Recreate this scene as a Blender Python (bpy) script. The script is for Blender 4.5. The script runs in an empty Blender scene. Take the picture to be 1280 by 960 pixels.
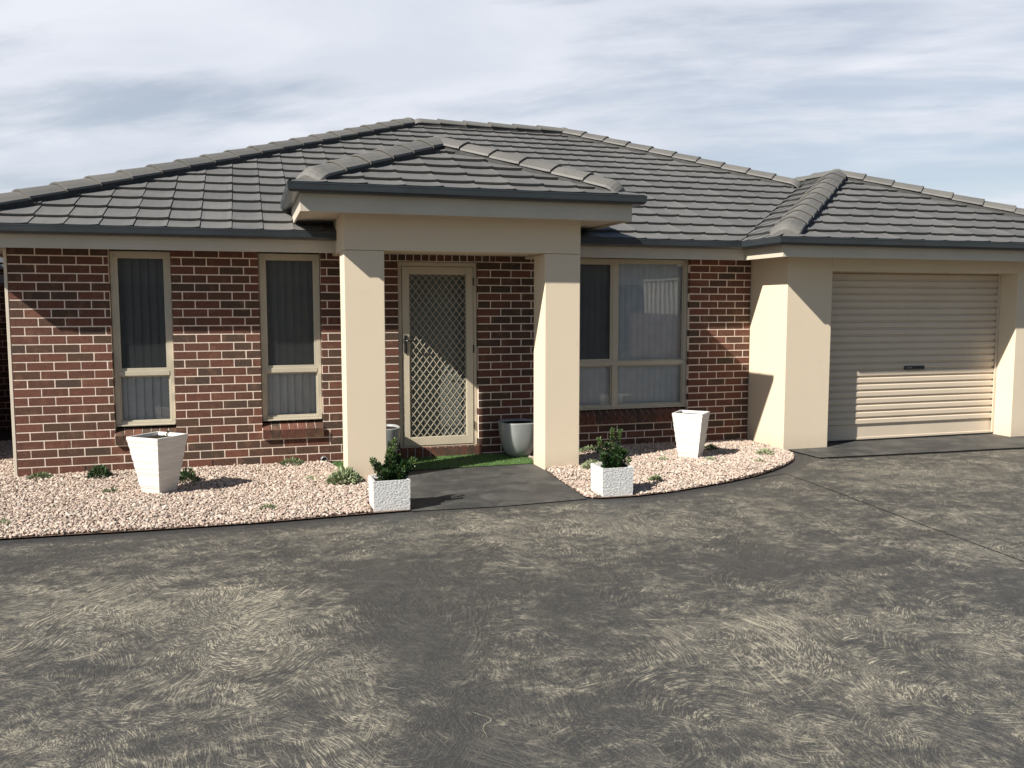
import bpy, bmesh, math, random
import numpy as np
from mathutils import Vector, Matrix
R=math.radians
random.seed(7); rng=np.random.default_rng(11)
scene=bpy.context.scene
col=scene.collection

# ------------------------------------------------------------------ helpers
def link(o,parent=None):
    col.objects.link(o)
    if parent is not None: o.parent=parent
    return o
def thing(name,label,cat,loc=(0,0,0),rz=0,group=None):
    o=bpy.data.objects.new(name,None); o.location=loc; o.rotation_euler=(0,0,rz)
    o.empty_display_size=.1
    o['label']=label; o['category']=cat
    if group: o['group']=group
    return link(o)
def tag(o,label=None,cat=None,group=None,kind=None):
    if label: o['label']=label
    if cat: o['category']=cat
    if group: o['group']=group
    if kind: o['kind']=kind
    return o
class MB:
    def __init__(s): s.v=[]; s.f=[]; s.c=[]; s.cc=0.5
    def face(s,pts,c=None):
        n=len(s.v); s.v+= [tuple(p) for p in pts]; s.f.append(tuple(range(n,n+len(pts)))); s.c.append(s.cc if c is None else c)
    def box(s,x0,x1,y0,y1,z0,z1,c=None,skip=''):
        n=len(s.v)
        s.v+=[(x0,y0,z0),(x1,y0,z0),(x1,y1,z0),(x0,y1,z0),(x0,y0,z1),(x1,y0,z1),(x1,y1,z1),(x0,y1,z1)]
        F={'b':(0,3,2,1),'t':(4,5,6,7),'f':(0,1,5,4),'k':(2,3,7,6),'l':(3,0,4,7),'r':(1,2,6,5)}
        for k,q in F.items():
            if k in skip: continue
            s.f.append(tuple(n+i for i in q)); s.c.append(s.cc if c is None else c)
    def hexa(s,p,c=None):
        "8 points: bottom 4 ccw, top 4 ccw"
        n=len(s.v); s.v+=[tuple(q) for q in p]
        for q in ((0,3,2,1),(4,5,6,7),(0,1,5,4),(2,3,7,6),(3,0,4,7),(1,2,6,5)):
            s.f.append(tuple(n+i for i in q)); s.c.append(s.cc if c is None else c)
    def grid(s,rows,closed=False,c=None):
        n=len(s.v); m=len(rows[0])
        for r in rows: s.v+=[tuple(p) for p in r]
        for i in range(len(rows)-1):
            for j in range(m if closed else m-1):
                k=(j+1)%m
                s.f.append((n+i*m+j,n+i*m+k,n+(i+1)*m+k,n+(i+1)*m+j)); s.c.append(s.cc if c is None else c)
    def tube(s,pts,r,n=8,c=None,cap=True):
        pts=[Vector(p) for p in pts]; rows=[]
        for i,p in enumerate(pts):
            d=(pts[min(i+1,len(pts)-1)]-pts[max(i-1,0)]).normalized()
            a=d.cross(Vector((0,0,1)));
            if a.length<.01: a=Vector((1,0,0))
            a.normalize(); b=d.cross(a)
            rr=r[i] if isinstance(r,(list,tuple)) else r
            rows.append([p+(a*math.cos(t)+b*math.sin(t))*rr for t in [2*math.pi*k/n for k in range(n)]])
        s.grid(rows,True,c)
        if cap: s.face(rows[0],c); s.face(rows[-1][::-1],c)
    def build(s,name,mat,parent=None,smooth=False,bevel=0,attr=True,loc=None):
        me=bpy.data.meshes.new(name); me.from_pydata(s.v,[],s.f); me.update()
        if attr and s.f:
            a=me.attributes.new('tone','FLOAT','FACE'); a.data.foreach_set('value',s.c)
        me.materials.append(mat)
        o=bpy.data.objects.new(name,me); link(o,parent)
        if loc is not None: o.location=loc
        if smooth:
            for p in me.polygons: p.use_smooth=True
        if bevel:
            b=o.modifiers.new('Bevel','BEVEL'); b.width=bevel; b.segments=2; b.limit_method='ANGLE'; b.angle_limit=R(40)
            b.harden_normals=False
        return o
def np_mesh(name,V,F,mat,parent=None,tone=None,smooth=False):
    me=bpy.data.meshes.new(name); k=F.shape[1]
    me.vertices.add(len(V)); me.vertices.foreach_set('co',V.astype(np.float32).ravel())
    me.loops.add(F.size); me.loops.foreach_set('vertex_index',F.astype(np.int32).ravel())
    me.polygons.add(len(F)); me.polygons.foreach_set('loop_start',np.arange(0,F.size,k,dtype=np.int32))
    try: me.polygons.foreach_set('loop_total',np.full(len(F),k,dtype=np.int32))
    except Exception: pass
    me.update(calc_edges=True)
    if tone is not None:
        a=me.attributes.new('tone','FLOAT','FACE'); a.data.foreach_set('value',tone.astype(np.float32))
    me.polygons.foreach_set('use_smooth',np.full(len(F),smooth))
    me.materials.append(mat); me.validate()
    return link(bpy.data.objects.new(name,me),parent)

# ------------------------------------------------------------------ materials
class NT:
    def __init__(s,name,rough=.8,spec=.3):
        s.m=bpy.data.materials.new(name); s.m.use_nodes=True; s.t=s.m.node_tree; s.n=s.t.nodes
        s.b=s.n['Principled BSDF']; s.out=s.n['Material Output']
        s.b.inputs['Roughness'].default_value=rough; s.b.inputs['Specular IOR Level'].default_value=spec
        s.geo=s.n.new('ShaderNodeNewGeometry')
    def P(s): return s.geo.outputs['Position']
    def L(s,a,b): s.t.links.new(a,b)
    def val(s,sock,x):
        if isinstance(x,bpy.types.NodeSocket): s.L(x,sock)
        else: sock.default_value=x
    def obj(s):
        n=s.n.new('ShaderNodeTexCoord'); return n.outputs['Object']
    def noise(s,scale,detail=4,rough=.55,vec=None,dist=0,dim='3D'):
        n=s.n.new('ShaderNodeTexNoise'); n.noise_dimensions=dim
        n.inputs['Scale'].default_value=scale; n.inputs['Detail'].default_value=detail; n.inputs['Roughness'].default_value=rough; n.inputs['Distortion'].default_value=dist
        s.L(vec or s.P(),n.inputs['Vector']); return n
    def vor(s,scale,vec=None,feature='F1',dim='3D',rand=1):
        n=s.n.new('ShaderNodeTexVoronoi'); n.voronoi_dimensions=dim; n.feature=feature
        n.inputs['Scale'].default_value=scale; n.inputs['Randomness'].default_value=rand
        s.L(vec or s.P(),n.inputs['Vector']); return n
    def math(s,op,a,b=0,c=0,clamp=False):
        n=s.n.new('ShaderNodeMath'); n.operation=op; n.use_clamp=clamp
        for i,x in enumerate((a,b,c)): s.val(n.inputs[i],x)
        return n.outputs[0]
    def vmath(s,op,a,b=(0,0,0),scale=None):
        n=s.n.new('ShaderNodeVectorMath'); n.operation=op
        s.val(n.inputs[0],a); s.val(n.inputs[1],b)
        if scale is not None: s.val(n.inputs['Scale'],scale)
        return n.outputs['Value'] if op in('LENGTH','DOT_PRODUCT','DISTANCE') else n.outputs['Vector']
    def ramp(s,x,stops,interp='LINEAR'):
        n=s.n.new('ShaderNodeValToRGB'); n.color_ramp.interpolation=interp
        e=n.color_ramp.elements
        while len(e)<len(stops): e.new(.5)
        for i,(p,c) in enumerate(stops):
            e[i].position=p; e[i].color=(c,c,c,1) if isinstance(c,(int,float)) else (*c,1)
        s.L(x,n.inputs[0]); return n.outputs[0]
    def mix(s,f,a,b,typ='MIX'):
        n=s.n.new('ShaderNodeMix'); n.data_type='RGBA'; n.blend_type=typ
        s.val(n.inputs[0],f)
        for i,x in((6,a),(7,b)):
            if isinstance(x,tuple) and len(x)==3: x=(*x,1)
            s.val(n.inputs[i],x)
        return n.outputs[2]
    def attr(s,name='tone'):
        n=s.n.new('ShaderNodeAttribute'); n.attribute_name=name; return n.outputs['Fac']
    def smooth(s,x,a,b):
        n=s.n.new('ShaderNodeMapRange'); n.interpolation_type='SMOOTHSTEP'; s.L(x,n.inputs[0])
        n.inputs[1].default_value=a; n.inputs[2].default_value=b; return n.outputs[0]
    def map(s,vec,scale=(1,1,1),rot=(0,0,0),loc=(0,0,0)):
        n=s.n.new('ShaderNodeMapping'); n.inputs['Scale'].default_value=scale; n.inputs['Rotation'].default_value=rot; n.inputs['Location'].default_value=loc
        s.L(vec,n.inputs['Vector']); return n.outputs[0]
    def bump(s,h,strength=.3,dist=.01):
        n=s.n.new('ShaderNodeBump'); n.inputs['Strength'].default_value=strength; n.inputs['Distance'].default_value=dist
        s.L(h,n.inputs['Height']); s.L(n.outputs[0],s.b.inputs['Normal']); return n
    def color(s,c): s.val(s.b.inputs['Base Color'],(*c,1) if isinstance(c,tuple) and len(c)==3 else c); return s.m

def mat_plain(name,c,rough=.6,spec=.3,var=.12,scale=3,bump=0,bscale=200,metal=0):
    t=NT(name,rough,spec); t.b.inputs['Metallic'].default_value=metal
    n=t.noise(scale,5,.6)
    f=t.ramp(n.outputs['Fac'],[(.3,1-var),(.7,1+var)])
    t.color(t.mix(1.0,c,f,'MULTIPLY'))
    if bump:
        b=t.noise(bscale,3); t.bump(b.outputs['Fac'],bump,.004)
    return t.m
def mat_brick():
    t=NT('brick_face',.85,.25); a=t.attr()
    base=t.ramp(a,[(0,(.066,.045,.033)),(.25,(.086,.047,.032)),(.5,(.110,.048,.033)),(.8,(.135,.055,.037)),(1,(.160,.068,.044))])
    n=t.noise(38,6,.7); n2=t.noise(9,3)
    c=t.mix(t.math('MULTIPLY',t.smooth(n.outputs['Fac'],.5,.68),.75),base,(.040,.027,.021))
    c=t.mix(t.math('MULTIPLY',t.smooth(n2.outputs['Fac'],.52,.70),.45),c,(.20,.105,.065))
    n3=t.noise(260,2); sp=t.smooth(n3.outputs['Fac'],.66,.74)
    c=t.mix(t.math('MULTIPLY',sp,.5),c,(.30,.21,.15))
    t.color(c); h=t.math('ADD',t.noise(70,5,.7).outputs['Fac'],t.math('MULTIPLY',t.noise(300,2).outputs['Fac'],.3)); t.bump(h,.8,.006)
    return t.m
M={}
M['brick']=mat_brick()
M['mortar']=mat_plain('mortar',(.78,.65,.54),.95,.1,.12,14,.5,260)
def mat_brick_shader():
    t=NT('far_brick',.9,.2)
    sx=t.n.new('ShaderNodeSeparateXYZ'); t.L(t.P(),sx.inputs[0])
    cb=t.n.new('ShaderNodeCombineXYZ'); t.L(t.math('ADD',sx.outputs[0],sx.outputs[1]),cb.inputs[0]); t.L(sx.outputs[2],cb.inputs[1])
    b=t.n.new('ShaderNodeTexBrick'); t.L(cb.outputs[0],b.inputs['Vector']); b.inputs['Scale'].default_value=1
    b.inputs['Brick Width'].default_value=.24; b.inputs['Row Height'].default_value=.086; b.inputs['Mortar Size'].default_value=.005
    b.inputs['Color1'].default_value=(.13,.052,.036,1); b.inputs['Color2'].default_value=(.07,.042,.03,1); b.inputs['Mortar'].default_value=(.5,.4,.32,1)
    n=t.noise(40,5); t.color(t.mix(1.0,b.outputs['Color'],t.ramp(n.outputs['Fac'],[(.3,.75),(.7,1.2)]),'MULTIPLY'))
    t.bump(b.outputs['Fac'],.5,-.006)
    return t.m
M['brick2']=mat_brick_shader()
def mat_render():
    t=NT('cream_render',.9,.15); n=t.noise(1.3,4); n2=t.noise(6,6,.65)
    c=t.mix(t.math('MULTIPLY',n.outputs['Fac'],.5),(.64,.54,.405),(.59,.492,.365))
    c=t.mix(t.math('MULTIPLY',t.smooth(n2.outputs['Fac'],.55,.8),.2),c,(.5,.41,.30))
    # splash dirt low on the wall
    sx=t.n.new('ShaderNodeSeparateXYZ'); t.L(t.P(),sx.inputs[0])
    low=t.math('MULTIPLY',t.smooth(sx.outputs[2],.22,0.0),t.noise(14,5).outputs['Fac'])
    c=t.mix(t.math('MULTIPLY',low,.45),c,(.34,.26,.18))
    t.color(c); t.bump(t.noise(230,4,.7).outputs['Fac'],.35,.003); return t.m
M['render']=mat_render()
M['fascia']=mat_plain('fascia_paint',(.50,.445,.36),.45,.4,.07,2)
M['soffit']=mat_plain('soffit_board',(.52,.46,.38),.8,.2,.05,2)
M['gutter']=mat_plain('gutter_steel',(.028,.033,.037),.28,.5,.15,3)
M['frame']=mat_plain('window_frame_paint',(.44,.395,.305),.38,.5,.06,4)
M['screenpaint']=mat_plain('screen_door_paint',(.50,.435,.325),.42,.5,.06,4)
M['black']=mat_plain('black_plastic',(.012,.012,.012),.4,.5,.1,20)
M['steel']=mat_plain('grey_metal',(.30,.30,.31),.35,.5,.1,20,0,200,.6)
M['dark']=mat_plain('interior',(.03,.028,.026),.9,.1,.1,2)
M['soil']=mat_plain('soil',(.028,.02,.014),.95,.1,.4,60,.9,120)
M['white_door']=mat_plain('inner_door_timber',(.20,.225,.20),.4,.5,.1,4)
def mat_tile(name,c0,c1,dust):
    t=NT(name,.62,.35); a=t.attr()
    c=t.mix(a,c0,c1)
    n=t.noise(2.2,5,.6); n2=t.noise(24,6,.75)
    c=t.mix(t.math('MULTIPLY',t.smooth(n.outputs['Fac'],.42,.72),.45),c,dust)
    c=t.mix(t.math('MULTIPLY',t.smooth(n2.outputs['Fac'],.55,.75),.30),c,(.125,.122,.112))
    s=t.map(t.P(),(9,1.2,1.2)); n3=t.noise(3,4,.6,vec=s)
    c=t.mix(t.math('MULTIPLY',t.smooth(n3.outputs['Fac'],.5,.75),.25),c,(.05,.05,.05))
    t.color(c); t.bump(t.noise(140,4,.7).outputs['Fac'],.3,.003); return t.m
M['tile']=mat_tile('roof_tile',(.098,.097,.095),(.134,.131,.127),(.165,.157,.143))
M['cap']=mat_tile('ridge_tile',(.112,.108,.100),(.140,.133,.121),(.165,.155,.138))
M['pointing']=mat_plain('ridge_pointing',(.060,.059,.057),.9,.15,.2,12,.5,120)
M['valley']=mat_plain('valley_metal',(.02,.022,.025),.5,.3,.2,6)
def mat_glass():
    t=NT('glass',.0,.5); n=t.n
    tr=n.new('ShaderNodeBsdfTransparent'); tr.inputs[0].default_value=(.90,.93,.92,1)
    gl=n.new('ShaderNodeBsdfGlossy'); gl.inputs['Roughness'].default_value=.015; gl.inputs[0].default_value=(1,1,1,1)
    nz=t.noise(.9,2); bp=n.new('ShaderNodeBump'); bp.inputs['Strength'].default_value=.05; bp.inputs['Distance'].default_value=.02; t.L(nz.outputs['Fac'],bp.inputs['Height']); t.L(bp.outputs[0],gl.inputs['Normal'])
    fr=n.new('ShaderNodeFresnel'); fr.inputs[0].default_value=1.62
    mx=n.new('ShaderNodeMixShader'); t.L(t.math('MULTIPLY',fr.outputs[0],1.5,clamp=True),mx.inputs[0]); t.L(tr.outputs[0],mx.inputs[1]); t.L(gl.outputs[0],mx.inputs[2])
    t.L(mx.outputs[0],t.out.inputs[0]); return t.m
M['glass']=mat_glass()
def mat_mesh():
    t=NT('insect_screen',.8,.2); n=t.n
    tr=n.new('ShaderNodeBsdfTransparent')
    t.b.inputs['Base Color'].default_value=(.020,.022,.022,1)
    mx=n.new('ShaderNodeMixShader'); mx.inputs[0].default_value=.52; t.L(tr.outputs[0],mx.inputs[1]); t.L(t.b.outputs[0],mx.inputs[2])
    t.L(mx.outputs[0],t.out.inputs[0]); return t.m
M['flyscreen']=mat_mesh()
M['blind']=mat_plain('blind_fabric',(.84,.81,.80),.85,.15,.08,8)
def mat_ribbed():
    t=NT('white_ribbed_planter',.55,.35); n=t.noise(20,4)
    o=t.obj(); s=t.map(o,(1.2,1.2,20)); w=t.noise(3,4,.6,vec=s)
    c=t.mix(t.smooth(w.outputs['Fac'],.35,.7),(.60,.575,.53),(.70,.68,.64))
    sx=t.n.new('ShaderNodeSeparateXYZ'); t.L(o,sx.inputs[0])
    low=t.math('MULTIPLY',t.smooth(sx.outputs[2],.12,0),n.outputs['Fac']); c=t.mix(t.math('MULTIPLY',low,.5),c,(.42,.34,.26))
    t.color(c); t.bump(w.outputs['Fac'],.8,.010); return t.m
M['ribbed']=mat_ribbed()
def mat_split():
    t=NT('white_stone_planter',.75,.25); o=t.obj()
    s=t.map(o,(1,1,1.25)); v=t.vor(48,vec=s); n=t.noise(95,6,.75,vec=s)
    h=t.math('ADD',t.math('MULTIPLY',v.outputs['Distance'],.6),n.outputs['Fac'])
    c=t.mix(t.smooth(n.outputs['Fac'],.35,.65),(.48,.475,.46),(.68,.67,.65))
    t.color(c); t.bump(h,.9,.010); return t.m
M['split']=mat_split()
def mat_glaze():
    t=NT('grey_white_glaze',.35,.5); n=t.noise(9,4,vec=t.map(t.obj(),(1,1,4)))
    t.color(t.mix(n.outputs['Fac'],(.22,.235,.23),(.30,.31,.305))); return t.m
M['glaze']=mat_glaze()
def mat_leaf(name,c0,c1,c2,rough=.4):
    t=NT(name,rough,.4); a=t.attr()
    t.color(t.ramp(a,[(0,c0),(.6,c1),(1,c2)]))
    t.b.inputs['Subsurface Weight'].default_value=0
    return t.m
M['leaf']=mat_leaf('shrub_leaf',(.016,.036,.012),(.035,.075,.022),(.14,.20,.06),.3)
M['succ']=mat_leaf('succulent_leaf',(.05,.085,.035),(.14,.18,.08),(.33,.34,.19),.55)
M['pale']=mat_leaf('pale_succulent_leaf',(.14,.19,.10),(.30,.34,.19),(.52,.52,.34),.55)
M['herb']=mat_leaf('dark_herb_leaf',(.02,.045,.016),(.05,.095,.035),(.20,.25,.13),.45)
M['stem']=mat_plain('stem_bark',(.10,.065,.035),.8,.2,.2,40)
M['turf']=mat_leaf('turf_blade',(.045,.085,.022),(.085,.165,.045),(.16,.26,.09),.5)
M['stone']=None
def mat_stone():
    t=NT('gravel_stone',.85,.25); a=t.attr()
    c=t.ramp(a,[(0,(.20,.145,.115)),(.2,(.30,.225,.18)),(.5,(.42,.33,.27)),(.75,(.50,.405,.34)),(.93,(.58,.52,.43)),(1,(.30,.28,.25))])
    n=t.noise(90,3); c=t.mix(1.0,c,t.ramp(n.outputs['Fac'],[(.3,.85),(.7,1.12)]),'MULTIPLY')
    t.color(c); return t.m
M['stone']=mat_stone()
M['bed']=mat_plain('bed_grit',(.16,.11,.085),.95,.1,.35,90,.8,160)
def mat_smoothpath():
    t=NT('smooth_dark_concrete',.62,.35)
    n=t.noise(3.2,6,.65,dist=.6); n2=t.noise(60,4,.7); n3=t.noise(1.1,3)
    c=t.mix(t.smooth(n.outputs['Fac'],.40,.72),(.038,.038,.037),(.088,.085,.078))
    c=t.mix(t.math('MULTIPLY',t.smooth(n2.outputs['Fac'],.5,.72),.4),c,(.12,.112,.098))
    c=t.mix(t.math('MULTIPLY',t.smooth(n3.outputs['Fac'],.5,.7),.35),c,(.10,.095,.085))
    t.color(c); t.bump(t.math('ADD',n.outputs['Fac'],n2.outputs['Fac']),.25,.004); return t.m
M['path']=mat_smoothpath()
def mat_driveway():
    t=NT('trowelled_concrete',.62,.35)
    wear=t.attr('wear'); P=t.P()
    def arcs(scale,width,length,off,seed):
        dn=t.noise(2.4,2,.5,vec=t.map(P,loc=(seed,seed*2,0)))
        dv=t.vmath('SCALE',t.vmath('SUBTRACT',dn.outputs['Color'],(.5,.5,.5)),scale=.16)
        Pd=t.vmath('ADD',P,dv)
        flat=t.vmath('MULTIPLY',Pd,(1,.62,0))
        v=t.vor(scale,vec=t.map(flat,loc=(seed*3.3,seed,0)),dim='2D')
        cen=t.vmath('SUBTRACT',v.outputs['Position'],(seed*3.3,seed,0))
        rv=t.vmath('SCALE',t.vmath('SUBTRACT',v.outputs['Color'],(.5,.5,.5)),scale=off)
        fx=t.vmath('MULTIPLY',t.vmath('SUBTRACT',t.vmath('SUBTRACT',flat,cen),rv),(1,1,0))
        d=t.vmath('LENGTH',fx)
        sx=t.n.new('ShaderNodeSeparateXYZ'); t.L(fx,sx.inputs[0])
        th=t.math('ARCTAN2',sx.outputs[1],sx.outputs[0])
        sep=t.n.new('ShaderNodeSeparateColor'); t.L(v.outputs['Color'],sep.inputs[0])
        cb=t.n.new('ShaderNodeCombineXYZ')
        t.L(t.math('MULTIPLY',d,1/width),cb.inputs[0])
        t.L(t.math('MULTIPLY',th,.30/length),cb.inputs[1])
        t.L(t.math('MULTIPLY',sep.outputs[0],57),cb.inputs[2])
        n=t.noise(1.0,3.0,.6,vec=cb.outputs[0])
        s=t.smooth(n.outputs['Fac'],.515,.575)
        e=t.math('MULTIPLY_ADD',sep.outputs[2],.35,.65)
        return t.math('MULTIPLY',s,e)
    A=arcs(2.7,.0052,.062,.66,1.7); B=arcs(4.0,.0045,.048,.46,5.1); C=arcs(1.9,.0060,.085,.95,9.3)
    pick=t.noise(2.1,4,.6,vec=t.map(P,loc=(4,7,0)))
    st=t.math('MAXIMUM',t.math('MULTIPLY',A,t.smooth(pick.outputs['Fac'],.42,.50)),t.math('MULTIPLY',B,t.smooth(pick.outputs['Fac'],.55,.47)))
    pk2=t.noise(1.7,3,.6,vec=t.map(P,loc=(14,3,0)))
    st=t.math('MAXIMUM',st,t.math('MULTIPLY',C,t.smooth(pk2.outputs['Fac'],.46,.58)))
    # occasional long raised trowel ridges
    dn=t.noise(3.0,2,.5,vec=t.map(P,loc=(2,9,0))); Pr=t.vmath('ADD',P,t.vmath('SCALE',t.vmath('SUBTRACT',dn.outputs['Color'],(.5,.5,.5)),scale=.5))
    vr=t.vor(1.7,vec=t.vmath('MULTIPLY',Pr,(1,1,0)),feature='DISTANCE_TO_EDGE',dim='2D')
    rk=t.noise(2.6,3,.6,vec=t.map(P,loc=(6,1,0)))
    ridge=t.math('MULTIPLY',t.smooth(vr.outputs['Distance'],.007,.0015),t.smooth(rk.outputs['Fac'],.57,.64))
    big=t.noise(.8,5,.62,vec=t.map(P,loc=(2.2,1.1,0)),dist=.3)
    mid=t.noise(3.2,8,.74,vec=t.map(P,(1,1.35,1)))
    mid2=t.noise(11,8,.78,vec=t.map(P,(1,1.2,1)))
    fine=t.noise(150,4,.75)
    m=t.math('ADD',t.math('MULTIPLY',big.outputs['Fac'],.55),t.math('MULTIPLY',mid.outputs['Fac'],1.3))
    m=t.math('ADD',m,t.math('MULTIPLY',t.math('SUBTRACT',mid2.outputs['Fac'],.5),1.1))
    m=t.math('ADD',m,t.math('MULTIPLY',t.math('SUBTRACT',wear,.5),.85))
    m=t.smooth(m,.76,1.18)
    film=t.math('MULTIPLY',m,t.math('MULTIPLY_ADD',t.smooth(fine.outputs['Fac'],.35,.68),.26,.03))
    line=t.math('MULTIPLY',st,t.math('MULTIPLY_ADD',m,.88,.16))
    wl=t.smooth(wear,-.12,.06)
    line=t.math('MULTIPLY',line,wl)
    spk=t.math('MULTIPLY',t.smooth(t.noise(95,5,.85).outputs['Fac'],.54,.64),t.math('MULTIPLY_ADD',m,.46,.24))
    f=t.math('MAXIMUM',t.math('MAXIMUM',film,line),t.math('MULTIPLY',spk,wl),clamp=True)
    f=t.math('MAXIMUM',f,t.math('MULTIPLY',t.math('MULTIPLY',ridge,wl),.6))
    dark=t.mix(t.noise(6,4).outputs['Fac'],(.032,.032,.032),(.050,.048,.046))
    tanc=t.mix(t.noise(2.0,4).outputs['Fac'],(.30,.272,.21),(.38,.34,.255))
    gr=t.noise(210,3,.8); gc=t.ramp(gr.outputs['Fac'],[(.32,.62),(.68,1.42)])
    t.color(t.mix(1.0,t.mix(f,dark,tanc),gc,'MULTIPLY'))
    h=t.math('ADD',t.math('MULTIPLY',st,.9),t.math('ADD',t.math('MULTIPLY',fine.outputs['Fac'],.35),t.math('MULTIPLY',t.noise(28,4,.7).outputs['Fac'],.8)))
    h=t.math('ADD',h,t.math('MULTIPLY',ridge,1.5))
    t.bump(h,.6,.006)
    t.L(t.math('MULTIPLY_ADD',f,.25,.55),t.b.inputs['Roughness'])
    return t.m
M['drive']=mat_driveway()
M['ground']=mat_plain('far_ground',(.09,.08,.06),.95,.1,.3,.5,.3,30)
M['colorbond']=mat_plain('cream_steel_sheet',(.60,.53,.43),.45,.4,.05,2)
M['rollerdoor']=mat_plain('roller_door_steel',(.56,.468,.36),.42,.4,.05,1.6)

# ------------------------------------------------------------------ dimensions (metres)
T=math.tan(R(22.5)); CS,SN=math.cos(R(22.5)),math.sin(R(22.5))
WT=2.253; RH=.086; BL=.24
WALL_X1=8.13
EZ=2.388                       # roof surface height at the gutter line
EY=-.475                        # main eave line
PIERX0,PIERX1=8.14,8.75; GF=-.75; GDY=-.46; GD1=11.52; HEAD=2.085
GEX0,GEX1,GEY=7.70,13.42,-1.24
PX0,PX1,PY=2.545,6.00,-1.48; PZ=2.728
CF=-1.08; CW=.382; CD=.36; C0=3.064; C1=5.452; BEAM=2.205

house=thing('brick_house','single storey red brown brick house with grey tiled hip roof and cream porch','house',(0,0,0))

# ------------------------------------------------------------------ brick wall
wins=[(.885,1.462,.46,2.30),(2.305,2.935,.46,2.30),(5.37,7.297,.46,2.30)]
door=(3.755,4.655,.0,2.165)
mb=MB()
def bricks_in(z0,z1,xa,xb,joints):
    e=[xa]+[j for j in joints if xa+.03<j<xb-.03]+[xb]
    for a,b in zip(e[:-1],e[1:]):
        l=a+(.0058 if a>xa+1e-6 else 0); r=b-(.0058 if b<xb-1e-6 else 0)
        j=random.uniform(-.0012,.0012); y=random.uniform(-.0006,.0006)
        t=random.random(); t=t*.35 if random.random()<.30 else .35+t*.6
        mb.box(l+j,r+j,y,.05,z0,z1,c=t,skip='k')
def row_segments(r):
    zt=WT-RH*r; zc=zt-RH/2
    cuts=[]
    for (a,b,z0,z1) in wins:
        if zc>.275 : cuts.append((a,b))
    if zc>.10 and zc<door[3]: cuts.append((door[0],door[1]))
    elif zc<=.10: cuts.append((door[0],door[1]))
    if zc>door[3]: cuts.append((3.5,4.86))
    cuts.sort(); segs=[]; x=0
    for a,b in cuts:
        if a>x: segs.append((x,a))
        x=max(x,b)
    segs.append((x,WALL_X1)); return zt,segs
for r in range(28):
    zt,segs=row_segments(r)
    for xa,xb in segs:
        even=(r%2==1)
        js=[(k+(.5 if even else 0))*BL for k in range(0,40)]
        if 1.3<xa<2 and xb<2.5:      # between the left windows: header closer
            js=[j for j in js if j<2.1]+([2.04+.18] if even else [2.16])
        if 2.8<xa<3.2:
            js=[] if even else [3.0]
            js+= [3.24+(.12 if even else 0),3.48+(.12 if even else 0)]
        bricks_in(zt-RH+.0058,zt-.0058,xa,xb,js)
# header course over the door
x=3.5
while x<4.86-.04:
    mb.box(x+.005,min(x+.086,4.86)-.005,random.uniform(-.001,.001),.05,door[3]+.006,WT-.003,c=random.random()*.6,skip='k'); x+=.086
# threshold brick-on-edge
x=door[0]
while x<door[1]-.03:
    mb.box(x+.005,x+.081,-.012,.09,.005,.108,c=random.random()*.8); x+=.0857
# window sills: sloping bricks on edge
for a,b,z0,z1 in wins:
    n=round((b-a)/.086); w=(b-a)/n
    for i in range(n):
        l=a+i*w+.004; q=a+(i+1)*w-.004
        pr=[(.075,z0-.012),(-.045,z0-.078),(-.045+.012,z0-.172),(.075,z0-.172)]
        c=random.random()*.9
        mb.hexa([(l,pr[2][0],pr[2][1]),(q,pr[2][0],pr[2][1]),(q,pr[3][0],pr[3][1]),(l,pr[3][0],pr[3][1]),
                 (l,pr[1][0],pr[1][1]),(q,pr[1][0],pr[1][1]),(q,pr[0][0],pr[0][1]),(l,pr[0][0],pr[0][1])],c=c)
wall=mb.build('front_brick_wall',M['brick'],house)
for wx in (.36+.24*1,1.8,3.24):
    wh=MB(); wh.box(wx-.0048,wx+.0048,-.0012,.004,WT-RH*26+.007-RH*0,WT-RH*25-.007); wh.build('weep_hole',M['black'],wall)
# mortar backing
mm=MB()
def mort(x0,x1,z0,z1,y0=.0022): mm.box(x0,x1,y0,.11,z0,z1)
xs=[0.003,.885,1.462,2.305,2.935,3.755,4.655,5.37,7.297,WALL_X1]
for i in range(0,9,2): mort(xs[i],xs[i+1],-.1,WT+.02)
for a,b,z0,z1 in wins: 
    mort(a,b,-.1,z0-.172); mm.box(a,b,-.026,.072,z0-.169,z0-.085); 
    mm.hexa([(a,-.036,z0-.085),(b,-.036,z0-.085),(b,.072,z0-.085),(a,.072,z0-.085),(a,-.036,z0-.081),(b,-.036,z0-.081),(b,.072,z0-.017),(a,.072,z0-.017)])
mort(3.755,4.655,door[3],WT+.02); mort(3.755,4.655,-.1,.103,-.004)
mm.build('mortar_bed',M['mortar'],wall)
# reveal bricks (sides of the openings) use far brick shading boxes
for a,b,z0,z1 in wins+[(3.755,4.655,.1,2.165)]:
    for q0,q1 in ((a-.03,a-.0005),(b+.0005,b+.03)):
        rv=MB(); rv.box(q0,q1,.0505,.112,z0,min(z1,WT)); rv.build('opening_reveal',M['brick'],wall)
# other walls of the house
sw=MB(); sw.box(.0,.11,.112,9.6,-.1,WT+.03); sw.box(.11,12.5,9.5,9.6,-.1,WT+.03); sw.build('side_brick_wall',M['brick2'],house)
dk=MB(); dk.box(.12,8.1,.75,.8,0,WT); dk.box(.12,8.1,.12,.75,WT-.01,WT+.015); dk.box(.12,8.1,.12,.75,-.05,0.0); dk.box(3.2,3.22,.12,.75,0,WT);dk.box(5.2,5.22,.12,.75,0,WT)
dk.build('room_lining',M['dark'],house)

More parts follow.
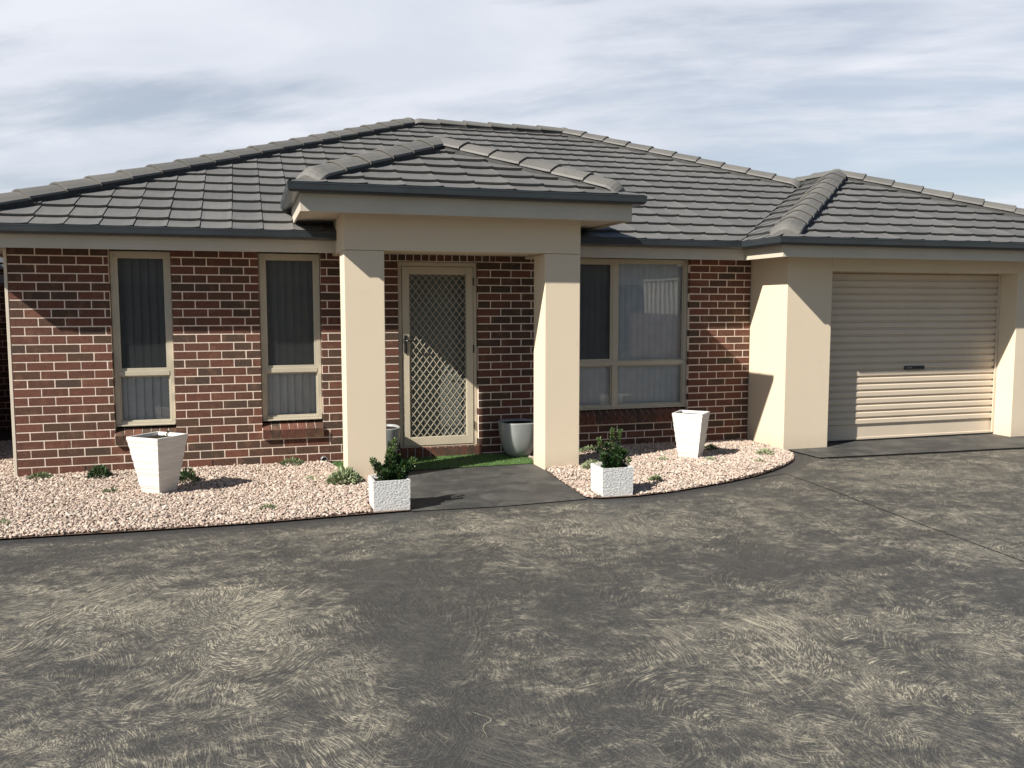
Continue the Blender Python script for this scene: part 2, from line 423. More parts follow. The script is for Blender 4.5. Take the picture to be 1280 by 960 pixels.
# ------------------------------------------------------------------ windows
def window(x0,x1,z0,z1,mull=None,fly=()):
    zr=1.0
    w=MB(); y0,y1=.052,.105; F=.042
    w.box(x0,x0+F,y0,y1,z0,z1); w.box(x1-F,x1,y0,y1,z0,z1)
    w.box(x0+F,x1-F,y0,y1,z0,z0+F); w.box(x0+F,x1-F,y0,y1,z1-F,z1)
    w.box(x0+F,x1-F,y0-.004,y1,zr-.022,zr+.026)
    cols=[(x0+F,x1-F)]
    if mull:
        w.box(mull-.035,mull+.035,y0-.002,y1-.002,z0+F,zr-.022); w.box(mull-.035,mull+.035,y0-.002,y1-.002,zr+.026,z1-F)
        cols=[(x0+F,mull-.035),(mull+.035,x1-F)]
    # sill flange of the frame
    w.box(x0+.004,x1-.004,y0-.024,y0+.001,z0+.001,z0+.016)
    fr=w.build('window',M['frame'],house,bevel=.003)
    s=MB()
    for i,(a,b) in enumerate(cols):
        for (c,d) in ((z0+F,zr-.022),(zr+.026,z1-F)):
            up=c>zr; g=.028 if (up and i in fly) else .014; yy=y0+(.004 if (up and i in fly) else .018)
            s.box(a,a+g,yy,y1-.01,c,d); s.box(b-g,b,yy,y1-.01,c,d); s.box(a+g,b-g,yy,y1-.01,c,c+g); s.box(a+g,b-g,yy,y1-.01,d-g,d)
    s.build('sash',M['frame'],fr,bevel=.002)
    g=MB()
    for a,b in cols:
        g.face([(a,.083,z0+F),(b,.083,z0+F),(b,.083,zr-.02),(a,.083,zr-.02)]); g.face([(a,.083,zr+.02),(b,.083,zr+.02),(b,.083,z1-F),(a,.083,z1-F)])
    g.build('pane',M['glass'],fr)
    for i in fly:
        a,b=cols[i]; f=MB(); f.face([(a+.02,.068,zr+.04),(b-.02,.068,zr+.04),(b-.02,.068,z1-F-.02),(a+.02,.068,z1-F-.02)])
        f.build('insect_screen',M['flyscreen'],fr)
    bl=MB(); x=x0-.02; k=0
    while x<x1+.02:
        ang=R(-21)+random.uniform(-.06,.06); hw=.0445; dx=hw*math.cos(ang); dy=hw*math.sin(ang)
        rows=[]
        for z in (z0-.02,z1):
            row=[]
            for q in range(5):
                u=-1+q*.5; bow=.006*(1-u*u)
                row.append((x+dx*u,.165+dy*u-bow,z))
            rows.append(row)
        bl.grid(rows,c=random.random()); x+=.079
    bl.box(x0-.02,x1+.02,.14,.19,z1-.03,z1+.01)
    bl.build('vertical_blind',M['blind'],fr,smooth=True)
    return fr
window(.892,1.455,.468,2.225,fly=(0,))
window(2.312,2.928,.468,2.225,fly=(0,))
window(5.377,7.29,.455,2.232,mull=6.345,fly=(0,))

# ------------------------------------------------------------------ front door with diamond grille
dx0,dx1,dz0,dz1=3.762,4.648,.108,2.158
d=MB(); y0,y1=.035,.105
d.box(dx0,dx0+.04,y0,y1,dz0,dz1); d.box(dx1-.04,dx1,y0,y1,dz0,dz1); d.box(dx0+.04,dx1-.04,y0,y1,dz1-.045,dz1); d.box(dx0+.04,dx1-.04,y0,y1,dz0,dz0+.018)
dr=d.build('front_door',M['screenpaint'],house,bevel=.003)
s=MB(); a,b,c,e=dx0+.044,dx1-.044,dz0+.022,dz1-.049; yb=(.028,.062); S=.075
s.box(a,a+S,*yb,c,e); s.box(b-S,b,*yb,c,e); s.box(a+S,b-S,*yb,e-.085,e); s.box(a+S,b-S,*yb,c,c+.095)
# inner bead
s.box(a+S,a+S+.008,.034,.058,c+.095,e-.085); s.box(b-S-.008,b-S,.034,.058,c+.095,e-.085)
s.build('screen_frame',M['screenpaint'],dr,bevel=.003)
gx0,gx1,gz0,gz1=a+S+.002,b-S-.002,c+.097,e-.087
gr=MB(); pw=(gx1-gx0)/8.5; ph=pw*1.33; hw=.0027
def seg(p,q):
    dxx,dzz=q[0]-p[0],q[1]-p[1]; l=math.hypot(dxx,dzz); nx,nz=-dzz/l*hw,dxx/l*hw
    gr.hexa([(p[0]-nx,.040,p[1]-nz),(q[0]-nx,.040,q[1]-nz),(q[0]-nx,.047,q[1]-nz),(p[0]-nx,.047,p[1]-nz),
             (p[0]+nx,.040,p[1]+nz),(q[0]+nx,.040,q[1]+nz),(q[0]+nx,.047,q[1]+nz),(p[0]+nx,.047,p[1]+nz)])
nrow=int((gz1-gz0)/(ph/2))+1
for j in range(nrow):
    for i in range(18):
        xa=gx0+i*pw/2; xb=xa+pw/2
        if xb>gx1+1e-4: continue
        za=gz0+j*ph/2; zb=za+ph/2
        if zb>gz1: zb=gz1
        if (i+j)%2==0: seg((xa,za),(xb,zb))
        else: seg((xa,zb),(xb,za))
gr.build('diamond_grille',M['screenpaint'],dr)
fs=MB(); fs.face([(gx0,.052,gz0),(gx1,.052,gz0),(gx1,.052,gz1),(gx0,.052,gz1)])
flys=NT('door_screen_mesh',.8,.2); tr=flys.n.new('ShaderNodeBsdfTransparent'); flys.b.inputs['Base Color'].default_value=(.05,.052,.05,1)
mx=flys.n.new('ShaderNodeMixShader'); mx.inputs[0].default_value=.22; flys.L(tr.outputs[0],mx.inputs[1]); flys.L(flys.b.outputs[0],mx.inputs[2]); flys.L(mx.outputs[0],flys.out.inputs[0])
fs.build('insect_screen',flys.m,dr)
idr=MB(); idr.box(dx0-.05,dx1+.05,.205,.24,dz0-.02,dz1+.02)
for zz in ((.3,.9),(1.05,1.95)):
    for xx in ((dx0+.14,dx0+.40),(dx1-.40,dx1-.14)):
        idr.box(xx[0],xx[1],.197,.206,zz[0],zz[1])
idr.build('inner_door',M['white_door'],dr,bevel=.004)
h=MB(); hx=a+.032; h.box(hx-.018,hx+.018,.012,.029,1.165,1.36); h.tube([(hx,.012,1.30),(hx,-.03,1.30),(hx+.012,-.038,1.30),(hx+.11,-.038,1.30)],.008); h.box(hx-.006,hx+.006,.004,.013,1.20,1.225)
h.build('door_handle',M['black'],dr,bevel=.003)
for z in (.34,1.2,1.95):
    h=MB(); h.tube([(b+.004,.024,z-.045),(b+.004,.024,z+.045)],.008); h.build('hinge',M['black'],dr)

# ------------------------------------------------------------------ porch
for x0,x1 in ((C0,C0+CW),(C1-CW,C1)):
    c=MB(); c.box(x0,x1,CF,CF+CD,-.06,BEAM-.003); c.build('column',M['render'],house,bevel=.006)
b=MB(); b.box(C0-.001,C1+.001,CF-.001,CF+CD,BEAM,2.56)
b.build('porch_beam',M['render'],house,bevel=.005)
for q0,q1 in ((C0-.001,C0+.25),(C1-.25,C1+.001)):
    b=MB(); b.box(q0,q1,CF+CD+.001,-.002,BEAM,2.56); b.build('porch_side_beam',M['render'],house,bevel=.004)
b=MB(); b.box(C0+.25,C1-.25,CF+CD,-.003,2.30,2.32); b.build('porch_ceiling',M['soffit'],house)

# ------------------------------------------------------------------ eaves: soffits, fascias, gutters
def profile_run(m,pts,prof,closed_ends=True,c=None):
    """sweep a 2D profile (out,z) along a horizontal polyline with mitred corners; out = to the right of travel"""
    rows=[]; n=len(pts)
    for i,p in enumerate(pts):
        def nrm(a,b):
            d=Vector((b[0]-a[0],b[1]-a[1])).normalized(); return Vector((d.y,-d.x))
        if i==0: k=nrm(pts[0],pts[1])
        elif i==n-1: k=nrm(pts[-2],pts[-1])
        else:
            a=nrm(pts[i-1],p); b=nrm(p,pts[i+1]); k=(a+b); k=k/ (k.dot(a))
        rows.append([(p[0]+k.x*o,p[1]+k.y*o,z) for o,z in prof])
    m.grid(rows,closed=True,c=c)
    if closed_ends: m.face(rows[0],c); m.face(rows[-1][::-1],c)
def eaves(path,zg,name,fz0,fz1,gw=.112):
    "path = outer gutter line. fascia sits gw inside it"
    # gutter: quad profile
    g=MB(); zt=zg; zb=zg-.085
    prof=[(0,zt),(-.010,zt+.002),(-.012,zt-.012),(-.004,zt-.016),(-.004,zb+.03),(-.03,zb),(-gw+.002,zb),(-gw+.002,zt-.01)]
    # outer closed shell (inside of gutter open: second skin)
    prof=[(0,zt),(-.014,zt),(-.014,zt-.05),(-gw+.012,zt-.05),(-gw+.012,zt),(-gw+.002,zt),(-gw+.002,zb),(-.022,zb),(-.004,zb+.022),(-.002,zt-.018),(0,zt-.014)]
    profile_run(g,path,prof); g.build('gutter',M['gutter'],house)
    f=MB(); profile_run(f,path,[(-gw,fz1),(-gw-.02,fz1),(-gw-.02,fz0+.012),(-gw-.02,fz0),(-gw,fz0)]); fo=f.build('fascia',M['fascia'],house,bevel=.002)
    return fo
GZ=2.425
# main eave: left corner to the garage
eaves([(EY-.02,9.0),(EY-.02,EY),(GEX0,EY),(GEX0,GEY),(GEX1,GEY),(GEX1,9)],GZ,'main',2.215,2.35)
def fasc_inset(x): return x
# soffit boards
s=MB(); s.box(EY+.132,0.02,EY+.132,9,2.245,2.255); s.box(.02,GEX0+.13,EY+.132,.02,2.245,2.255)
s.box(GEX0+.132,12.6,GEY+.132,.02,2.245,2.255); s.build('soffit',M['soffit'],house)
# portico eaves
eaves([(PX0,.12),(PX0,PY),(PX1,PY),(PX1,.12)],PZ+.036,'porch',2.52,2.685,.112)
s=MB(); s.box(PX0+.132,PX1-.132,PY+.132,-.1,2.545,2.556); s.build('porch_soffit',M['soffit'],house)

# ------------------------------------------------------------------ tiled roof planes
def roof_plane(name,poly,e0,edir,inward,parent=house,tw=.305,gauge=.33,off=0):
    """poly: convex 3D polygon; e0 point on eave line, edir unit eave direction; inward horizontal dir uphill"""
    e0=Vector(e0); U=Vector(edir).normalized(); I=Vector(inward).normalized()
    S=Vector((I.x*CS,I.y*CS,SN)); N=U.cross(S); 
    if N.z<0: N=-N
    uv=[((Vector(p)-e0).dot(U),(Vector(p)-e0).dot(S)) for p in poly]
    u0=min(a for a,_ in uv);u1=max(a for a,_ in uv);s1=max(b for _,b in uv); s0=min(b for _,b in uv)
    f=[0,.05,.14,.3,.5,.7,.86,.955,1.0]
    hh=[.001,.001,0,0,0,.001,.004,.008,.009]
    V=[];F=[];C=[]
    i0=math.floor(u0/tw)-1; i1=math.ceil(u1/tw)+1
    us=[(i0+k)*tw+off for k in range(i1-i0+1)]
    j0=math.floor(s0/gauge) if s0<-.1 else 0
    for j in range(j0,math.ceil(s1/gauge)+1):
        sb=j*gauge-.045 if j!=0 else .028; stp=(j+1)*gauge-.01
        # skip cells wholly outside handled by bisect
        for u in us:
            if u>u1+tw or u+tw<u0-tw: continue
            tone=min(1,max(0,random.gauss(.5,.28))); dz=random.uniform(-.0025,.0025); ds=random.uniform(-.003,.003); n=len(V)
            for q,hq in zip(f,hh):
                x=u+q*(tw-.004)
                sag=-.002*math.sin(math.pi*q)
                V.append(e0+U*x+S*(sb+ds+sag+.016)+N*(.002+hq-.004))      # lower lip bottom
                V.append(e0+U*x+S*(sb+ds+sag)+N*(.036+hq+dz))  # lip top
                V.append(e0+U*x+S*(sb+.02)+N*(.0375+hq+dz))
                V.append(e0+U*x+S*stp+N*(.004+hq))
            for q in range(len(f)-1):
                a=n+q*4; b_=a+4
                for k in range(3):
                    F.append((a+k,b_+k,b_+k+1,a+k+1)); C.append(tone)
            F.append((n+3,n+2,n+1,n)); C.append(tone)
            m=n+(len(f)-1)*4; F.append((m,m+1,m+2,m+3)); C.append(tone)
    me=bpy.data.meshes.new(name); me.from_pydata([tuple(v) for v in V],[],F); me.update()
    at=me.attributes.new('tone','FLOAT','FACE'); at.data.foreach_set('value',C)
    bm=bmesh.new(); bm.from_mesh(me)
    cen=sum((Vector(p) for p in poly),Vector())/len(poly)
    for i in range(len(poly)):
        a=Vector(poly[i]); b_=Vector(poly[(i+1)%len(poly)])
        d=(b_-a)
        if abs(d.normalized().dot(U))>.999 and abs((a-e0).dot(S))<.06: continue   # eave edge stays
        pn=d.cross(N).normalized()
        if (cen-a).dot(pn)>0: pn=-pn
        bmesh.ops.bisect_plane(bm,geom=bm.verts[:]+bm.edges[:]+bm.faces[:],plane_co=a,plane_no=pn,clear_outer=True)
    bm.to_mesh(me); bm.free(); me.materials.append(M['tile'])
    for p in me.polygons: p.use_smooth=False
    o=link(bpy.data.objects.new(name,me),parent)
    # underlay
    ul=MB(); ul.face([Vector(p)-N*.012 for p in poly]); ul.build('roof_underlay',M['valley'],o)
    return o
def caps(p0,p1,parent,up=.074,exp=.40,lead=0):
    """ridge/hip capping from low p0 to high p1"""
    p0=Vector(p0);p1=Vector(p1); D=(p1-p0); Lg=D.length; D.normalize()
    W=D.cross(Vector((0,0,1))).normalized(); Nn=W.cross(D).normalized()
    sec=[(-.176,-.052),(-.170,-.030),(-.105,.010),(-.04,.040),(0,.046),(.04,.040),(.105,.010),(.170,-.030),(.176,-.052)]
    m=MB(); n=max(1,round((Lg-lead)/exp)); ex=(Lg-lead)/n
    for i in range(n):
        c=random.random(); a=p0+D*(lead+i*ex); b=p0+D*(lead+(i+1)*ex+.03)
        j=random.uniform(-.003,.003)
        def ring(p,sc,lift): return [p+W*(x*sc+j)+Nn*(z*sc+up+lift) for x,z in sec]
        r0=ring(a,1.05,.014); r0b=ring(a,1.0,.002); r1=ring(a+D*.03,1.06,.0145); r1b=ring(a+D*.035,1.04,.011); r2=ring(b,.95,-.004)
        if i==0: r0b=ring(a,.84,-.052); r0=ring(a+D*.03,.93,-.030); r1=ring(a+D*.07,.99,-.010); r1b=ring(a+D*.12,1.02,.002)
        m.grid([r0b,r0,r1,r1b,r2],c=c)
    o=m.build('ridge_cap',M['cap'],parent)
    q=MB(); q.grid([[p0+D*(lead+.06)+W*x+Nn*(z+up) for x,z in ((-.158,-.17),(-.16,-.036),(0,.03),(.16,-.036),(.158,-.17))],[p1+W*x+Nn*(z+up) for x,z in ((-.158,-.17),(-.16,-.036),(0,.03),(.16,-.036),(.158,-.17))]])
    q.build('bedding_mortar',M['pointing'],o)
    # end plug
    e=MB(); tp=[p0+D*(lead+.001)+W*x*.84+Nn*(z*.84+up-.053) for x,z in sec]; e.grid([tp,[q_-Nn*.075-D*.01 for q_ in tp]],c=.4); e.build('cap_end',M['cap'],o)
    return o
def end_cap(p,parent,r=.15):
    r*=.85
    m=MB(); rows=[]
    for k in range(6):
        ph=k/5*math.pi/2
        rows.append([(p[0]+r*1.15*math.cos(ph)*math.cos(t),p[1]+r*1.15*math.cos(ph)*math.sin(t),p[2]-.06+.115*math.sin(ph)) for t in [2*math.pi*q/10 for q in range(10)]])
    m.grid(rows,True,c=.9); m.build('ridge_junction',M['cap'],parent)
def mz(y): return EZ+(y-EY)*T
XL,XR=EY-.15,12.93; RY=4.95; RX0,RX1=XL+(RY-EY),XR-(RY-EY); RZ=mz(RY)
# main front plane, cut at the garage valley
vy=EY+((GEX0+GEX1)/2-GEX0)      # depth where garage ridge meets main roof
g_top=mz(vy)
poly_front=[(XL,EY,EZ),(GEX0-.05,EY,EZ),(10.67-.05,vy,g_top),(XR-(vy-EY),vy,g_top),(RX1,RY,RZ),(RX0,RY,RZ)]
# keep convex: split left of valley
K=(GEX0-.04)
roof=roof_plane('roof',[(XL,EY,EZ),(K,EY,EZ),(XR-(KX:=(XR-GEX0)/2)-.03,EY+KX,mz(EY+KX)),(RX1,RY,RZ),(RX0,RY,RZ)],(0,EY,EZ),(1,0,0),(0,1,0),tw=.295,gauge=.355)
lp=roof_plane('roof_side',[(XL,EY,EZ),(RX0,RY,RZ),(RX0,RY+.1,RZ),(XL,RY*2-EY,EZ)],(XL,0,EZ),(0,-1,0),(1,0,0),roof)
rp=roof_plane('roof_side',[(XR,EY,EZ),(RX1,RY,RZ),(RX1,RY+.1,RZ),(XR,RY*2-EY,EZ)],(XR,0,EZ),(0,1,0),(-1,0,0),roof)
bp_=MB(); bp_.face([(XL,RY*2-EY,EZ),(RX0,RY+.1,RZ),(RX1,RY+.1,RZ),(XR,RY*2-EY,EZ)]); bp_.build('roof_back',M['tile'],roof)
caps((XL+.02,EY+.02,EZ+.01),(RX0,RY,RZ),roof,lead=.2); caps((RX0+.05,RY,RZ),(RX1-.05,RY,RZ),roof,exp=.42)
KQ=(XR-GEX0)/2; caps((XR-KQ,EY+KQ,mz(EY+KQ)),(RX1,RY,RZ),roof)
end_cap((RX0,RY,RZ+.07),roof); end_cap((RX1,RY,RZ+.07),roof,.14)
# garage roof
gm=(GEX0+GEX1)/2; gh=gm-GEX0; gaz=EZ+gh*T; gay=GEY+gh
groof=roof_plane('garage_roof',[(GEX0,GEY,EZ),(GEX1,GEY,EZ),(gm,gay,gaz)],(GEX0,GEY,EZ),(1,0,0),(0,1,0),tw=.318,gauge=.34)
def zl(x): return EZ+(x-GEX0)*T
roof_plane('garage_roof_side',[(GEX0,GEY,EZ),(gm,gay,gaz),(gm,vy+.6,gaz),(GEX0+.03,EY+.03,EZ+.0)],(GEX0,0,EZ),(0,-1,0),(1,0,0),groof)
roof_plane('garage_roof_side',[(GEX1,GEY,EZ),(gm,gay,gaz),(gm,vy+3,gaz),(GEX1,8,EZ)],(GEX1,0,EZ),(0,1,0),(-1,0,0),groof)
caps((GEX0+.02,GEY+.02,EZ+.01),(gm,gay,gaz),groof,lead=.20); caps((GEX1-.02,GEY+.02,EZ+.01),(gm,gay,gaz),groof,lead=.2)
caps((gm,vy+.6,gaz),(gm,gay+.05,gaz),groof,exp=.4)
end_cap((gm,gay,gaz+.07),groof,.14)
# valley trays
def valley(a,b,w,parent):
    a=Vector(a);b=Vector(b); d=(b-a).normalized(); s=d.cross(Vector((0,0,1))).normalized()
    m=MB(); m.grid([[a-s*w+Vector((0,0,.018)),a+Vector((0,0,-.006)),a+s*w+Vector((0,0,.018))],[b-s*w+Vector((0,0,.018)),b+Vector((0,0,-.006)),b+s*w+Vector((0,0,.018))]]); m.build('valley_tray',M['valley'],parent)
valley((GEX0,EY,EZ),(gm-.0,EY+gh,gaz),.05,groof)
# porch roof
pm=(PX0+PX1)/2; phf=pm-PX0; paz=PZ+phf*T; pay=PY+phf
pyb=EY+(paz-EZ)/T; pye=EY+(PZ-EZ)/T
proof=roof_plane('porch_roof',[(PX0,PY,PZ),(PX1,PY,PZ),(pm,pay,paz)],(PX0,PY,PZ),(1,0,0),(0,1,0),tw=.35,gauge=.312)
roof_plane('porch_roof_side',[(PX0,PY,PZ),(pm,pay,paz),(pm,pyb,paz),(PX0,pye,PZ)],(PX0,PY,PZ),(0,-1,0),(1,0,0),proof)
roof_plane('porch_roof_side',[(PX1,PY,PZ),(pm,pay,paz),(pm,pyb,paz),(PX1,pye,PZ)],(PX1,PY,PZ),(0,1,0),(-1,0,0),proof)
caps((PX0+.04,PY+.04,PZ+.0),(pm,pay,paz),proof,exp=.41,lead=.19); caps((PX1-.04,PY+.04,PZ+.0),(pm,pay,paz),proof,exp=.41,lead=.22)
caps((pm,pyb+.05,paz),(pm,pay+.05,paz),proof)
end_cap((pm,pay,paz+.065),proof,.14)
# flashing closing the gap between the porch soffit and the main roof
for q0,q1 in ((PX0+.134,C0-.004),(C1+.004,PX1-.134)):
    fl=MB(); fl.box(q0,q1,-.14,-.10,2.42,2.545); fl.build('flashing',M['valley'],house)

# ------------------------------------------------------------------ garage
p=MB(); p.box(PIERX0,PIERX1-.001,GF,0.115,-.06,2.25); p.build('garage_pier',M['render'],house,bevel=.005)
p=MB(); p.box(GD1+.001,12.62,GF,0.115,-.06,2.25); p.build('garage_pier',M['render'],house,bevel=.005)
p=MB(); p.box(PIERX1+.001,GD1,GF+.003,GDY+.15,HEAD,2.25); p.build('garage_header',M['render'],house,bevel=.004)
sd=MB(); sd.box(12.5,12.62,.116,9.6,-.1,2.25); sd.build('garage_side_wall',M['brick2'],house)
g=MB(); prof=[]; z=.02; prof+=[(0,.02),(0,.045),(.006,.05),(.006,.20),(0,.205)]
z=.215
while z<2.12:
    prof+=[(-.012,z),(-.016,z+.006),(-.016,z+.052),(-.010,z+.060),(.004,z+.066),(.004,z+.080)]; z+=.0855
rows=[[(x,GDY+o,zz) for o,zz in prof] for x in (PIERX1+.002,GD1-.002)]
g.grid(rows); gd=g.build('garage_door',M['rollerdoor'],house)
k=MB(); k.box(10.06,10.36,GDY-.034,GDY-.014,.885,.925,c=.1); 
hd=k.build('lock_bar',M['black'],gd,bevel=.003)
k=MB()
for i in range(5): k.box(10.085+i*.016,10.095+i*.016,GDY-.0355,GDY-.0335,.897+.002*(i%2),.912)
k.build('maker_plate',M['steel'],hd)
for q0,q1 in ((PIERX1+.003,PIERX1+.035),(GD1-.035,GD1-.003)):
    k=MB(); k.box(q0,q1,GDY-.03,GDY-.017,.03,HEAD); k.build('door_track',M['rollerdoor'],gd)
k=MB(); k.box(PIERX1,GD1,GDY-.012,GDY+.02,.006,.022); k.build('door_seal',M['black'],gd)
k=MB(); k.box(PIERX1,GD1,GDY+.05,GDY+.07,0,2.2); k.build('garage_lining',M['dark'],gd)

# ------------------------------------------------------------------ ground
g=MB(); g.face([(-150,-150,-.06),(150,-150,-.06),(150,150,-.06),(-150,150,-.06)]); tag(g.build('ground',M['ground']),kind='structure')
# bed outlines
edgeL=[(-2.3,-2.42),(-1.5,-2.44),(.43,-2.46),(1.4,-2.51),(2.2,-2.525),(3.1,-2.475),(3.42,-2.46)]
bedL=edgeL+[(3.42,-1.02),(3.05,-1.02),(3.05,-.62),(2.98,.0),(-.02,0.0),(-.02,2.6),(-1.55,2.6),(-1.55,.55),(-2.3,.55)]
edgeR=[(5.07,-1.06),(5.02,-1.75),(4.98,-2.42),(5.1,-2.50),(5.43,-2.515),(5.8,-2.45),(6.15,-2.345),(6.55,-2.21),(6.95,-2.03),(7.3,-1.82),(7.6,-1.60),(7.85,-1.37),(8.02,-1.14),(8.12,-.95),(8.16,-.82)]
bedR=edgeR+[(8.12,-.78),(8.12,0),(5.12,0),(5.12,-.7)]
def dist_poly(X,Y,pts,closed=True):
    D=np.full(X.shape,1e9)
    n=len(pts)
    for i in range(n if closed else n-1):
        ax,ay=pts[i];bx,by=pts[(i+1)%n]; vx,vy_=bx-ax,by-ay; L2=vx*vx+vy_*vy_+1e-12
        t=np.clip(((X-ax)*vx+(Y-ay)*vy_)/L2,0,1); D=np.minimum(D,np.hypot(X-ax-t*vx,Y-ay-t*vy_))
    return D
def inside(X,Y,pts):
    r=np.zeros(X.shape,bool); n=len(pts); j=n-1
    for i in range(n):
        xi,yi=pts[i];xj,yj=pts[j]
        c=((yi>Y)!=(yj>Y))&(X<(xj-xi)*(Y-yi)/((yj-yi)+1e-12)+xi); r^=c; j=i
    return r
# driveway sheet with a wear attribute
xs_=np.concatenate([np.arange(-9,-1.5,.5),np.arange(-1.5,14,.06),np.arange(14,24,.5)]); ys_=np.concatenate([np.arange(-30,-8.2,.8),np.arange(-8.2,-.2,.06)])
X,Y=np.meshgrid(xs_,ys_)
w=np.full(X.shape,.5)
#BLOBS  (x,y,rx,ry,amount) worn / sealed patches
for bx,by,rx,ry,am in [(bx,by,rx,ry,am*.55) for bx,by,rx,ry,am in [(.9,-3.0,.45,.30,-.50),(3.0,-5.2,.22,1.2,-.40),(3.9,-5.3,.35,.7,-.25),(3.15,-3.9,.4,.2,-.25),(3.3,-4.9,.25,.4,-.2),(4.6,-4.5,.6,.35,-.35),(5.6,-4.6,.5,.3,-.35),(6.5,-5.6,.6,.4,-.35),(1.4,-4.2,.7,.5,.35),(2.1,-4.6,.3,.7,.45),(4.4,-5.6,.9,.35,.3),(5.8,-5.9,.4,.3,.3),(3.9,-3.1,.6,.25,.3),(8.6,-2.4,1.4,.5,.25),(2.3,-3.4,.5,.2,-.25),(5.0,-3.5,.8,.3,.3),(1.95,-3.9,.35,.12,-.35),(4.1,-3.3,.3,.1,-.2)]]:
    w+=am*np.exp(-(((X-bx)/rx)**2+((Y-by)/ry)**2))
# pour boundary
w+=np.where(Y<-3.7,-.30*(1/(1+np.exp(-(X-(2.75+.03*np.sin(Y*9)-.03*(Y+4)*-1*0))/.04)))*np.exp(-np.clip(X-2.62,0,9)/.45),0)
de=np.minimum(dist_poly(X,Y,edgeL,False),dist_poly(X,Y,edgeR,False))
dj=dist_poly(X,Y,[(3.42,-2.46),(4.98,-2.45)],False)
fall=np.clip((de-.06)/.16,0,1); fall=fall*fall*(3-2*fall)
w=np.maximum(w,.08); w=w*fall+(-.15)*(1-fall); w=np.where(dj<.25,np.minimum(w,.1+(w-.1)*np.clip(dj/.25,0,1)),w)
nx,ny=len(xs_),len(ys_)
V=np.stack([X.ravel(),Y.ravel(),np.full(X.size,-.012)],1)
ii=np.arange(nx*ny).reshape(ny,nx); F=np.stack([ii[:-1,:-1],ii[:-1,1:],ii[1:,1:],ii[1:,:-1]],-1).reshape(-1,4)
dv=np_mesh('driveway',V,F,M['drive']); a=dv.data.attributes.new('wear','FLOAT','POINT'); a.data.foreach_set('value',w.astype(np.float32).ravel()); tag(dv,kind='structure')
def sheet(name,pts,z,mat,**k):
    m=MB(); m.face([(x,y,z) for x,y in pts]); return tag(m.build(name,mat),**k)
sheet('path',[(3.43,-2.47),(4.2,-2.52),(4.975,-2.47),(5.02,-1.75),(5.075,-1.0),(5.075,-.0),(3.0,0),(3.0,-.66),(3.43,-1.0)],-.004,M['path'],kind='structure')
sheet('garage_apron',[(PIERX0+.06,-1.34),(9.0,-1.38),(10.9,-1.46),(13,-1.5),(13,GDY+.05),(PIERX0+.06,GDY+.05)],.003,M['path'],kind='structure')
mj=MB()
def strip(pts,wd,z):
    for a,b in zip(pts[:-1],pts[1:]):
        a=Vector((*a,z));b=Vector((*b,z)); s=(b-a).cross(Vector((0,0,1))).normalized()*wd/2
        mj.face([a-s,a+s,b+s,b-s])
strip([(8.3,-1.355),(9.0,-1.395),(10.9,-1.475),(13,-1.515)],.035,-.008)
strip([(6.86,-2.12),(7.33,-1.97),(7.26,-2.8),(7.12,-4.0),(7.03,-5.05),(6.9,-7.5)],.010,-.008)
tag(mj.build('control_joint',mat_plain('joint_gap',(.022,.022,.021),.95,.1,.1,5)),kind='structure')
sheet('gravel_bed_left',bedL,.004,M['bed'],kind='structure').name='garden_soil'
sheet('garden_soil',bedR,.004,M['bed'],kind='structure')
# stones
PHI=(1+5**.5)/2
ico=np.array([(-1,PHI,0),(1,PHI,0),(-1,-PHI,0),(1,-PHI,0),(0,-1,PHI),(0,1,PHI),(0,-1,-PHI),(0,1,-PHI),(PHI,0,-1),(PHI,0,1),(-PHI,0,-1),(-PHI,0,1)],float); ico/=np.linalg.norm(ico[0])
icf=np.array([(0,11,5),(0,5,1),(0,1,7),(0,7,10),(0,10,11),(1,5,9),(5,11,4),(11,10,2),(10,7,6),(7,1,8),(3,9,4),(3,4,2),(3,2,6),(3,6,8),(3,8,9),(4,9,5),(2,4,11),(6,2,10),(8,6,7),(9,8,1)])
def gravel(poly,name,sp=.0190):
    P=np.array(poly); x0,y0=P.min(0); x1,y1=P.max(0); x0=max(x0,-2.3)
    gx,gy=np.meshgrid(np.arange(x0,x1,sp),np.arange(y0,y1,sp)); gx=gx+rng.uniform(-.5,.5,gx.shape)*sp; gy=gy+rng.uniform(-.5,.5,gy.shape)*sp
    gx=gx.ravel();gy=gy.ravel(); k=inside(gx,gy,poly)&(dist_poly(gx,gy,poly)>.008)&~((gx>3.11)&(gx<3.6)&(gy<-2.12))&~((gx>5.11)&(gx<5.44)&(gy<-2.17))&~((gx<5.12)&(gx>4.9)&(gy<-2.45)); gx=gx[k];gy=gy[k]; n=len(gx)
    s=rng.gamma(9,1/9,n)*.0108; s=np.clip(s,.006,.019)
    mound=.012*(np.sin(gx*2.1)+np.sin(gy*3.3+gx))*.5
    gz=.012+mound+rng.uniform(-.004,.013,n)
    V=ico[None]*rng.uniform(.72,1.25,(n,12,1))
    sc=np.stack([s*rng.uniform(.85,1.5,n),s*rng.uniform(.7,1.2,n),s*rng.uniform(.5,.9,n)],1)
    V=V*sc[:,None]
    th=rng.uniform(0,2*np.pi,n); c,sn=np.cos(th)[:,None],np.sin(th)[:,None]; tl=rng.normal(0,.35,n)[:,None]
    x,y,z=V[...,0],V[...,1],V[...,2]; x,z=x*np.cos(tl)-z*np.sin(tl),x*np.sin(tl)+z*np.cos(tl)
    V=np.stack([x*c-y*sn+gx[:,None],x*sn+y*c+gy[:,None],z+gz[:,None]],-1).reshape(-1,3)
    F=(icf[None]+12*np.arange(n)[:,None,None]).reshape(-1,3)
    tone=np.repeat(np.clip(rng.normal(.55,.23,n),0,1),20)
    return tag(np_mesh(name,V,F,M['stone'],tone=tone),kind='stuff',cat='gravel')
